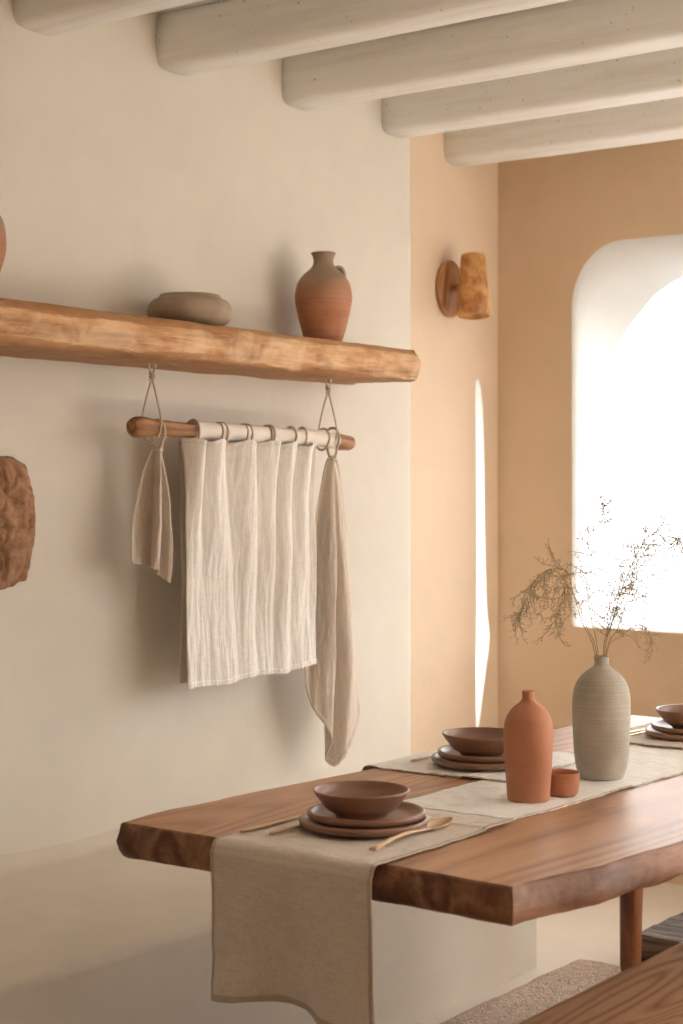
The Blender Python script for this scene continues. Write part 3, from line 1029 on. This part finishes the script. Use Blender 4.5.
runner_cloth('table_runner', 'pale linen runner along the middle of the table under the vases', 2.615, 3.74, lambda x_: 1.905 - .004 * (x_ - 2.7), lambda x_: 1.630 - .050 * (x_ - 2.7), 11, ZT + .0012, (3.2, 1.75, ZT))


def side_mat():
    base = empty('placemat', (3.25, 2.0, ZT)); o_ = Vector((3.25, 2.0, ZT))
    flat = .362; r_ = .014; drop = .12; arc = r_ * PI / 2; tot = flat + arc + drop
    def fn(u, v):
        x_ = 3.035 + .42 * u + .004 * N3(v, 0, 0, 6, 2)
        s_ = v * tot; zt = ZT + .0022
        ye = 2.198
        if s_ < flat: y_ = 1.836 + s_; z = zt + wr(x_, y_, 1, 21) + (.0028 if y_ < 1.95 else 0) + .0012
        elif s_ < flat + arc:
            a = (s_ - flat) / r_; y_ = ye + r_ * math.sin(a); z = zt - r_ * (1 - math.cos(a)) + .0012
        else:
            d = s_ - flat - arc; y_ = ye + r_ + .004 + .005 * math.sin(u * 9) * d / drop; z = zt - r_ - d
        return tuple(Vector((x_, y_, z)) - o_)
    sheet(fn, 60, 90, .0020, 'cloth', M['runner'], base)
    hem_strip(fn, 'side_hem', 0, .016, 0, 1, 2, 90, base, .0028)
    hem_strip(fn, 'side_hem', .984, 1, 0, 1, 2, 90, base, .0028)
    hem_strip(fn, 'end_hem', 0, 1, 0, .012, 60, 2, base, .0028)
    tag(base, 'linen placemat across the wall side of the table under the middle setting', 'table linen')


side_mat()

# ---------------------------------------------------------------- crockery
def plate_prof(rad_, h, foot):
    return [(0, .004), (foot - .006, .004), (foot - .004, 0), (foot, 0), (foot + .006, .004), (rad_ * .86, h * .22), (rad_ * .95, h * .34), (rad_ * .99, h * .52), (rad_, h * .74), (rad_ * .998, h * .92), (rad_ - .003, h), (rad_ - .007, h * .97),
            (rad_ - .011, h * .80), (rad_ * .82, h * .55), (rad_ * .7, h * .50), (0, h * .48)]


def bowl_prof(rad_, h, foot):
    P_ = [(0, .004), (foot - .006, .004), (foot - .004, 0), (foot, 0), (foot + .002, .003)]
    P_ += smooth_prof([(foot + .002, .004), (foot + .018, .014), (rad_ * .83, h * .52), (rad_ * .95, h * .80), (rad_, h * .965)], 16)
    P_ += [(rad_ - .0015, h), (rad_ - .005, h * .985)]
    P_ += smooth_prof([(rad_ - .006, h * .95), (rad_ * .86, h * .66), (rad_ * .60, h * .34), (rad_ * .3, h * .2), (.004, h * .17)], 16) + [(0, h * .17)]
    return P_


big = lathe(plate_prof(.1175, .0215, .066), 80, .006, 1)
sml = lathe(plate_prof(.1075, .0215, .060), 80, .010, 2)
bwl = lathe(bowl_prof(.0885, .0480, .047), 80, .006, 3)
me = {}
for nm, g_ in (('dinner_plate', big), ('side_plate', sml), ('bowl', bwl)):
    me[nm] = mesh_obj(nm, *g_, M['bowl'])
first = dict(me)
settings = [((2.470, 1.797), .7555, 'at the near end of the table', 'nearest'), ((3.193, 1.992), .7545, 'on the middle placemat by the wall', 'middle'), ((3.838, 1.786), .7555, 'at the far right end of the table', 'farthest')]
for i, ((x_, y_), z_, where, wh) in enumerate(settings):
    for nm, dz, dx, dy, lab in (('dinner_plate', 0, 0, 0, 'larger brown plate under the smaller one '), ('side_plate', .0135, .004, -.002, 'smaller brown plate directly under the bowl '), ('bowl', .0250, -.004, .003, 'brown stoneware bowl on the plates ')):
        o = me[nm] if i == 0 else me[nm].copy()
        if i: col.objects.link(o)
        o.location = (x_ + dx, y_ + dy, z_ + dz); o.rotation_euler = (0, 0, i * 1.9 + dz * 40)
        tag(o, lab + where, 'bowl' if nm == 'bowl' else 'plate', {'bowl': 'brown bowls', 'side_plate': 'smaller brown plates', 'dinner_plate': 'larger brown plates'}[nm])

# bottle, cup, vase
s = 1 / 3.103 * 3.33 / 1680
H_ = .2165
bp = [(0, .002)] + smooth_prof([(63 * s, 0), (66 * s, .004), (69 * s, .03), (74 * s, .08), (77 * s, .125), (76 * s, .145), (70 * s, .163), (59 * s, .176), (45 * s, .1855), (31 * s, .192), (22 * s, .1985), (19 * s, .206), (20.5 * s, .2135)], 60) + \
    [(21 * s, .2155), (19.5 * s, H_), (15 * s, .214), (14 * s, .2), (20 * s, .19), (55 * s, .16), (55 * s, .1)]
place(lathe(bp, 72, .008, 6), 'ceramic_bottle', M['terra'], (2.902, 1.706, .7535), 'matte terracotta bottle vase with short narrow neck on the runner', 'vase')
s = 1 / 3.103 * 3.70 / 1680
vp = [(0, .002)] + smooth_prof([(62 * s, 0), (68 * s, .005), (78 * s, .03), (84 * s, .075), (86.5 * s, .12), (87 * s, .16), (84 * s, .183), (76 * s, .202), (60 * s, .219), (41 * s, .230), (26 * s, .238), (21.5 * s, .245), (22 * s, .252), (23.5 * s, .257)], 70) + \
    [(23.5 * s, .259), (21 * s, .260), (17.5 * s, .257), (17 * s, .24), (30 * s, .23), (70 * s, .19), (70 * s, .1)]
VX, VY, VZ = 3.215, 1.710, .7535
place(lathe(vp, 80, .006, 8), 'stoneware_vase', M['grey'], (VX, VY, VZ), 'tall grey-green ribbed stoneware vase holding dried stems', 'vase')
cp = [(0, .002), (.024, 0)] + smooth_prof([(.026, .001), (.0305, .008), (.0325, .022), (.0325, .038), (.0335, .0445)], 14) + [(.0325, .046), (.0295, .0445)] + smooth_prof([(.029, .040), (.0285, .02), (.024, .008)], 8) + [(0, .007)]
place(lathe(cp, 56, .03, 10), 'clay_cup', M['terra'], (2.985, 1.677, .7535), 'small round terracotta cup beside the terracotta bottle', 'cup').scale = (1.08, 1.08, 1.04)

# ---------------------------------------------------------------- cutlery
def spoon():
    n_ = 60; L_ = .285; vs, fs = [], []
    seg = 16
    rings_ = []
    for i in range(n_ + 1):
        t = i / n_; x_ = t * L_
        if t < .70:
            w = .0058 - .0018 * t + .0016 * math.exp(-(t / .04) ** 2); hgt = .0026; dip = 0; z = .004 + .010 * math.sin(PI * t / .7) * .7
        else:
            q = (t - .70) / .30
            w = .003 + .0205 * max(0, math.sin(PI * min(1, q * .98 + .02))) ** .75 * (1 - .15 * q); hgt = .0022; dip = .008 * max(0, math.sin(PI * q)) ** .8; z = .006 + .004 * q
        rings_.append((x_, w, hgt, dip, z))
    for (x_, w, hgt, dip, z) in rings_:
        # upper lip row then lower row: dished cross-section
        row = []
        m = 9
        for k in range(m): 
            c_ = -1 + 2 * k / (m - 1); row.append((x_, c_ * w, z + hgt * math.sqrt(max(0, 1 - c_ * c_)) * (1 if dip == 0 else .15) - dip * (1 - c_ * c_) + (.002 if dip else 0)))
        for k in range(m):
            c_ = 1 - 2 * k / (m - 1); row.append((x_, c_ * w, z - hgt * math.sqrt(max(0, 1 - c_ * c_)) - dip * (1 - c_ * c_) - .0004))
        vs += row
    m2 = 18
    for i in range(n_):
        for k in range(m2): fs.append((i * m2 + k, i * m2 + (k + 1) % m2, (i + 1) * m2 + (k + 1) % m2, (i + 1) * m2 + k))
    fs.append(tuple(range(m2))); fs.append(tuple(n_ * m2 + k for k in range(m2))[::-1])
    return vs, fs


def handle_stick(L_, w0, w1, th=.0032):
    vs, fs = [], []
    for i in range(13):
        t = i / 12; w = w0 + (w1 - w0) * t; x_ = t * L_
        if i in (0, 12): w *= .7
        for k in range(10):
            a = 2 * PI * k / 10
            vs.append((x_, w * math.cos(a), th + th * .85 * math.sin(a)))
    for i in range(12):
        for k in range(10): fs.append((i * 10 + k, i * 10 + (k + 1) % 10, (i + 1) * 10 + (k + 1) % 10, (i + 1) * 10 + k))
    fs.append(tuple(range(10))); fs.append(tuple(120 + k for k in range(10))[::-1])
    return vs, fs


place(spoon(), 'wooden_spoon', M['cutlery'], (2.318, 1.668, .7568), 'long-handled wooden spoon right of the nearest plates', 'spoon', None, R(5.5))


def fork(loc_, rz, label, grp=None, mat='cutlery'):
    base = empty('wooden_fork' if mat == 'cutlery' else 'table_fork', loc_, rz)
    mesh_obj('handle', *handle_stick(.135, .0062, .0042), M[mat], base)
    parts = []
    parts.append(tube([(.130, 0, .0032), (.142, 0, .0036), (.152, 0, .0040)], [.003, .0065, .009], 8))
    for k in (-1, 0, 1):
        parts.append(tube([(.150, .0062 * k, .004), (.170, .0066 * k, .0046), (.190, .0058 * k, .0060)], [.0022, .0019, .0011], 8))
    mesh_obj('prongs', *merge(parts), M[mat], base)
    tag(base, label, 'fork', grp)


place(handle_stick(.205, .0062, .0080, .0032), 'wooden_knife', M['cutlery'], (2.302, 1.946, .7568), 'pale wooden knife lying farthest left beside the nearest plates', 'knife', None, R(-1))
fork((2.320, 1.893, .7568), R(1.0), 'pale wooden fork partly under the rim of the nearest plates')
M['brass'] = plain('brushed_brass', (.62, .44, .22), .35, .5, .85, .05, 60, .05)
fork((3.128, 2.142, .7550), R(-2), 'wooden fork left of the middle plates near the wall edge')
fork((3.742, 1.948, .7572), R(-6), 'thin golden fork left of the farthest plates', None, 'brass')
place(handle_stick(.20, .0032, .0055, .0018), 'table_knife', M['brass'], (3.735, 1.926, .7572), 'thin golden knife beside the golden fork at the far setting', 'knife', None, R(-2))

# ---------------------------------------------------------------- dried stems in the tall vase
RV = Vector((.599, -.8007, 0)); FV = Vector((.8007, .599, 0)); UP = Vector((0, 0, 1))
VB = Vector((VX, VY, 0))


def W(a, b, z): return VB + RV * a + FV * b + UP * z


def blob(c, r_, parts_):
    # small seed: stretched octahedron
    d = Vector((rnd.uniform(-1, 1), rnd.uniform(-1, 1), rnd.uniform(-1, 1))).normalized()
    a = d.cross(UP if abs(d.z) < .9 else RV).normalized(); b = d.cross(a)
    vs = [c + d * r_ * 1.6, c - d * r_ * 1.6, c + a * r_, c + b * r_, c - a * r_, c - b * r_]
    fs = [(0, 2, 3), (0, 3, 4), (0, 4, 5), (0, 5, 2), (1, 3, 2), (1, 4, 3), (1, 5, 4), (1, 2, 5)]
    parts_.append((vs, fs))


def dried_stem(pts, sprays, label, group, rs=.0013, start=.35, spread=.055, droop=.0, dens=1.0, bias=None):
    P_ = crom([W(*p_) for p_ in pts], 40)
    org = P_[0]
    root = empty('dried_stem', org)
    mesh_obj('stalk', *tube([p_ - org for p_ in P_], [rs * (1 - .7 * i / 39) for i in range(40)], 6), M['stem'], root)
    twigs, seeds = [], []
    for s_ in range(sprays):
        t = start + (1 - start) * (s_ + rnd.random()) / sprays
        i = min(38, int(t * 39)); p0 = P_[i]
        td = (P_[i + 1] - P_[i]).normalized()
        L_ = spread * rnd.uniform(.6, 1.35) * (1.2 - .5 * t)
        side = Vector((rnd.gauss(0, 1), rnd.gauss(0, 1), rnd.gauss(0, .6)))
        side = (side - td * side.dot(td)).normalized()
        d = (td * rnd.uniform(.3, 1.0) + side * rnd.uniform(.6, 1.1) + UP * (-droop)).normalized()
        if bias: d = (d + bias * .6).normalized()
        q = [p0]
        for k in range(5):
            d = (d + Vector((rnd.gauss(0, .22), rnd.gauss(0, .22), rnd.gauss(0, .22) - droop * .25))).normalized()
            q.append(q[-1] + d * L_ / 5)
        twigs.append(tube([a - org for a in q], [.0007, .00065, .0006, .0005, .00045, .0004], 4))
        for k in range(1, 6):
            for _ in range(int(2 * dens + rnd.random())):
                dd = (d + Vector((rnd.gauss(0, .9), rnd.gauss(0, .9), rnd.gauss(0, .9)))).normalized()
                l2 = rnd.uniform(.006, .018)
                m_ = q[k] + dd * l2 * .5 + Vector((rnd.gauss(0, .0015), rnd.gauss(0, .0015), rnd.gauss(0, .0015)))
                e = q[k] + dd * l2
                twigs.append(tube([q[k] - org, m_ - org, e - org], [.00045, .0004, .00035], 3, caps=False))
                blob(e - org, rnd.uniform(.0010, .0018), seeds)
                if rnd.random() < .45 * dens: blob(m_ - org, rnd.uniform(.0008, .0013), seeds)
    mesh_obj('twigs', *merge(twigs), M['stem'], root)['kind'] = 'stuff'
    mesh_obj('seed_heads', *merge(seeds), M['seed'], root, smooth=False)['kind'] = 'stuff'
    tag(root, label, 'dried stem', group)


gp = 'dried stems in the grey vase'
z0 = VZ + .03
dried_stem([(.010, 0, z0), (-.012, .002, 1.012), (-.040, .005, 1.085), (-.062, .0, 1.155), (-.075, -.01, 1.195), (-.110, -.015, 1.200), (-.145, -.02, 1.175), (-.165, -.02, 1.13), (-.180, -.02, 1.085)], 40, 'dried seed stem arching far left in front of the ochre wall', gp, .0013, .42, .072, .40, 1.1)
dried_stem([(.005, 0, z0), (-.010, -.004, 1.012), (-.032, -.01, 1.075), (-.058, -.015, 1.14), (-.078, -.03, 1.165), (-.095, -.04, 1.12), (-.105, -.04, 1.085)], 24, 'dried seed stem drooping left close to the vase, lower than the far left one', gp, .0012, .42, .062, .45, 1.0)
dried_stem([(.004, 0, z0), (-.006, .004, 1.012), (-.020, .01, 1.09), (-.028, .02, 1.17), (-.022, .03, 1.25), (.004, .03, 1.31), (.016, .03, 1.352)], 26, 'tallest dried stem, a slim upright spray with its tip against the window', gp, .0011, .45, .040, .0, .7)
dried_stem([(-.006, 0, z0), (.006, .002, 1.012), (.022, -.01, 1.09), (.045, -.02, 1.17), (.075, -.03, 1.24), (.100, -.03, 1.272), (.150, -.03, 1.268), (.185, -.03, 1.25)], 34, 'dried seed stem bending far right across the bright window', gp, .0012, .36, .066, .12, .8)
dried_stem([(-.006, 0, z0), (.008, -.004, 1.012), (.035, -.005, 1.075), (.060, .01, 1.14), (.085, .02, 1.20), (.100, .03, 1.255)], 30, 'dried seed stem leaning right with a bushy middle below the far right one', gp, .0012, .36, .072, .05, .8)
dried_stem([(-.004, 0, z0), (.004, .006, 1.012), (.020, .03, 1.07), (.036, .05, 1.12), (.050, .06, 1.16)], 22, 'short dried seed stem low in the middle of the spray', gp, .0011, .35, .066, .1, .8)
dried_stem([(-.004, 0, z0), (.010, .0, 1.012), (.040, -.03, 1.06), (.070, -.05, 1.085), (.090, -.055, 1.07), (.100, -.055, 1.03)], 10, 'sparse dried stem drooping right beside the vase neck', gp, .0009, .5, .032, .4, .6)

# ---------------------------------------------------------------- wooden bench in front
bn = empty('wooden_bench', (3.3, 1.3, 0))
tag(bn, 'oiled brown wooden bench seat in the lower right corner', 'bench')
bo = [(1.0, 1.10), (3.0, 1.095), (3.9, 1.10), (3.9, 1.495), (3.168, 1.498), (2.5, 1.498), (1.0, 1.497)]  # near end lengthened out of view to shade the plaster bench
bo = [(a - 3.3, b - 1.3) for a, b in bo]
live_slab('seat', bo, [(.45, .004), (.447, 0), (.43, -.002), (.41, 0), (.405, .006)], M['bencht'], bn, .015, .003, 30)
for (a, b) in ((1.1, 1.18), (1.1, 1.40), (3.7, 1.18), (3.7, 1.40)):
    leg(a, b, a, b, .41, .055, .042, bn, M['leg'], (3.3, 1.3))

for yy in (1.135, 1.445):  # unseen panels added under the seat to shade the plaster bench front
    mesh_obj('shade_panel', *box(1.06 - 3.3, 3.80 - 3.3, yy - .011 - 1.3, yy + .011 - 1.3, .03, .408), M['bencht'], bn, smooth=False)

# ---------------------------------------------------------------- rugs
def rug(name, x0_, x1_, y0_, y1_, h, mat, label, cat, amp=.004, step=.02, round_=.0):
    nx, ny = int((x1_ - x0_) / step), int((y1_ - y0_) / step)
    vs, fs = [], []
    for j in range(ny + 1):
        for i in range(nx + 1):
            x_ = x0_ + (x1_ - x0_) * i / nx; y_ = y0_ + (y1_ - y0_) * j / ny
            ex = min(i, nx - i, j, ny - j)
            z = h + amp * fbm(x_, y_, 0, 12, 3) - (h * .35 if ex == 0 else 0)
            wob = .006 * N3(x_, y_, 0, 7)
            vs.append((x_ + (wob if i in (0, nx) else 0) - (x0_ + x1_) / 2, y_ + (wob if j in (0, ny) else 0) - (y0_ + y1_) / 2, z))
    for j in range(ny):
        for i in range(nx):
            a = j * (nx + 1) + i; fs.append((a, a + 1, a + nx + 2, a + nx + 1))
    b_idx = list(range(nx + 1)) + [j * (nx + 1) + nx for j in range(1, ny + 1)] + [ny * (nx + 1) + i for i in range(nx - 1, -1, -1)] + [j * (nx + 1) for j in range(ny - 1, 0, -1)]
    off_ = len(vs); m = len(b_idx)
    for i in b_idx: vs.append((vs[i][0], vs[i][1], 0.001))
    for k in range(m):
        fs.append((b_idx[k], off_ + k, off_ + (k + 1) % m, b_idx[(k + 1) % m]))
    fs.append(tuple(off_ + k for k in range(m))[::-1])
    o = mesh_obj(name, vs, fs, mat); o.location = ((x0_ + x1_) / 2, (y0_ + y1_) / 2, 0)
    auto_smooth(o, 50)
    tag(o, label, cat)
    return o


rug('floor_rug', 2.2, 4.315, .3, 2.365, .012, M['rug'], 'nubbly beige-brown wool rug under the dining table', 'rug', .003, .025)
rug('floor_cushion', 4.290, 5.15, 1.45, 2.205, .108, M['woven'], 'low dark brown woven floor cushion behind the table leg at the right', 'cushion', .004, .02)

# ---------------------------------------------------------------- light
w = bpy.data.worlds.new('World'); scene.world = w; w.use_nodes = True
bg = w.node_tree.nodes['Background']
wt = w.node_tree
tc = wt.nodes.new('ShaderNodeTexCoord'); sp = wt.nodes.new('ShaderNodeSeparateXYZ'); wt.links.new(tc.outputs['Generated'], sp.inputs[0])
cr_ = wt.nodes.new('ShaderNodeValToRGB'); mr = wt.nodes.new('ShaderNodeMapRange'); mr.inputs[1].default_value = -.3; mr.inputs[2].default_value = .5
wt.links.new(sp.outputs[2], mr.inputs[0]); wt.links.new(mr.outputs[0], cr_.inputs[0])
# hazy white sky over bright pale ground
cr_.color_ramp.elements[0].position = .30; cr_.color_ramp.elements[0].color = (.34, .34, .335, 1)
cr_.color_ramp.elements[1].position = .62; cr_.color_ramp.elements[1].color = (1.0, 1.0, 1.0, 1)
wt.links.new(cr_.outputs[0], bg.inputs[0]); bg.inputs[1].default_value = 4.3


def portal(loc_, rot, sx, sy):
    l = bpy.data.lights.new('window_portal', 'AREA'); l.shape = 'RECTANGLE'; l.size = sx; l.size_y = sy
    l.cycles.is_portal = True
    o = bpy.data.objects.new('window_portal', l); col.objects.link(o); o.location = loc_; o.rotation_euler = rot


portal((XB + T, 2.31, 1.52), (0, R(90), 0), 1.4, 1.7)
portal((XB + T, -.55, 1.235), (0, R(90), 0), 2.4, 3.15)
portal((4.26, Y0 - T, 1.61), (R(90), 0, 0), 1.95, 1.65)
portal((5.25, YR + T, 1.1), (R(-90), 0, 0), .3, 1.4)

sun = bpy.data.lights.new('sun', 'SUN'); sun.energy = 80; sun.angle = R(2); sun.color = (1, .96, .91)
so = bpy.data.objects.new('sun', sun); col.objects.link(so)
so.rotation_euler = Vector((.04, .66, -1.0)).to_track_quat('-Z', 'Y').to_euler()

# ---------------------------------------------------------------- camera
cam = bpy.data.cameras.new('camera'); co = bpy.data.objects.new('camera', cam); col.objects.link(co)
co.location = (0, 0, 1.38)
co.rotation_euler = (R(90), 0, R(36.8 - 90))
cam.sensor_fit = 'VERTICAL'; cam.sensor_height = 36; cam.sensor_width = 24
cam.lens = 1680 / 1024 * 36
cam.shift_y = -27 / 1024
cam.clip_start = .05
cam.dof.use_dof = True; cam.dof.focus_distance = 3.75; cam.dof.aperture_fstop = 5.0
scene.camera = co

scene.view_settings.view_transform = 'Standard'
scene.view_settings.look = 'None'
scene.view_settings.gamma = 1
scene.view_settings.use_curve_mapping = False
scene.view_settings.exposure = 0.45
scene.cycles.max_bounces = 10
scene.cycles.diffuse_bounces = 6
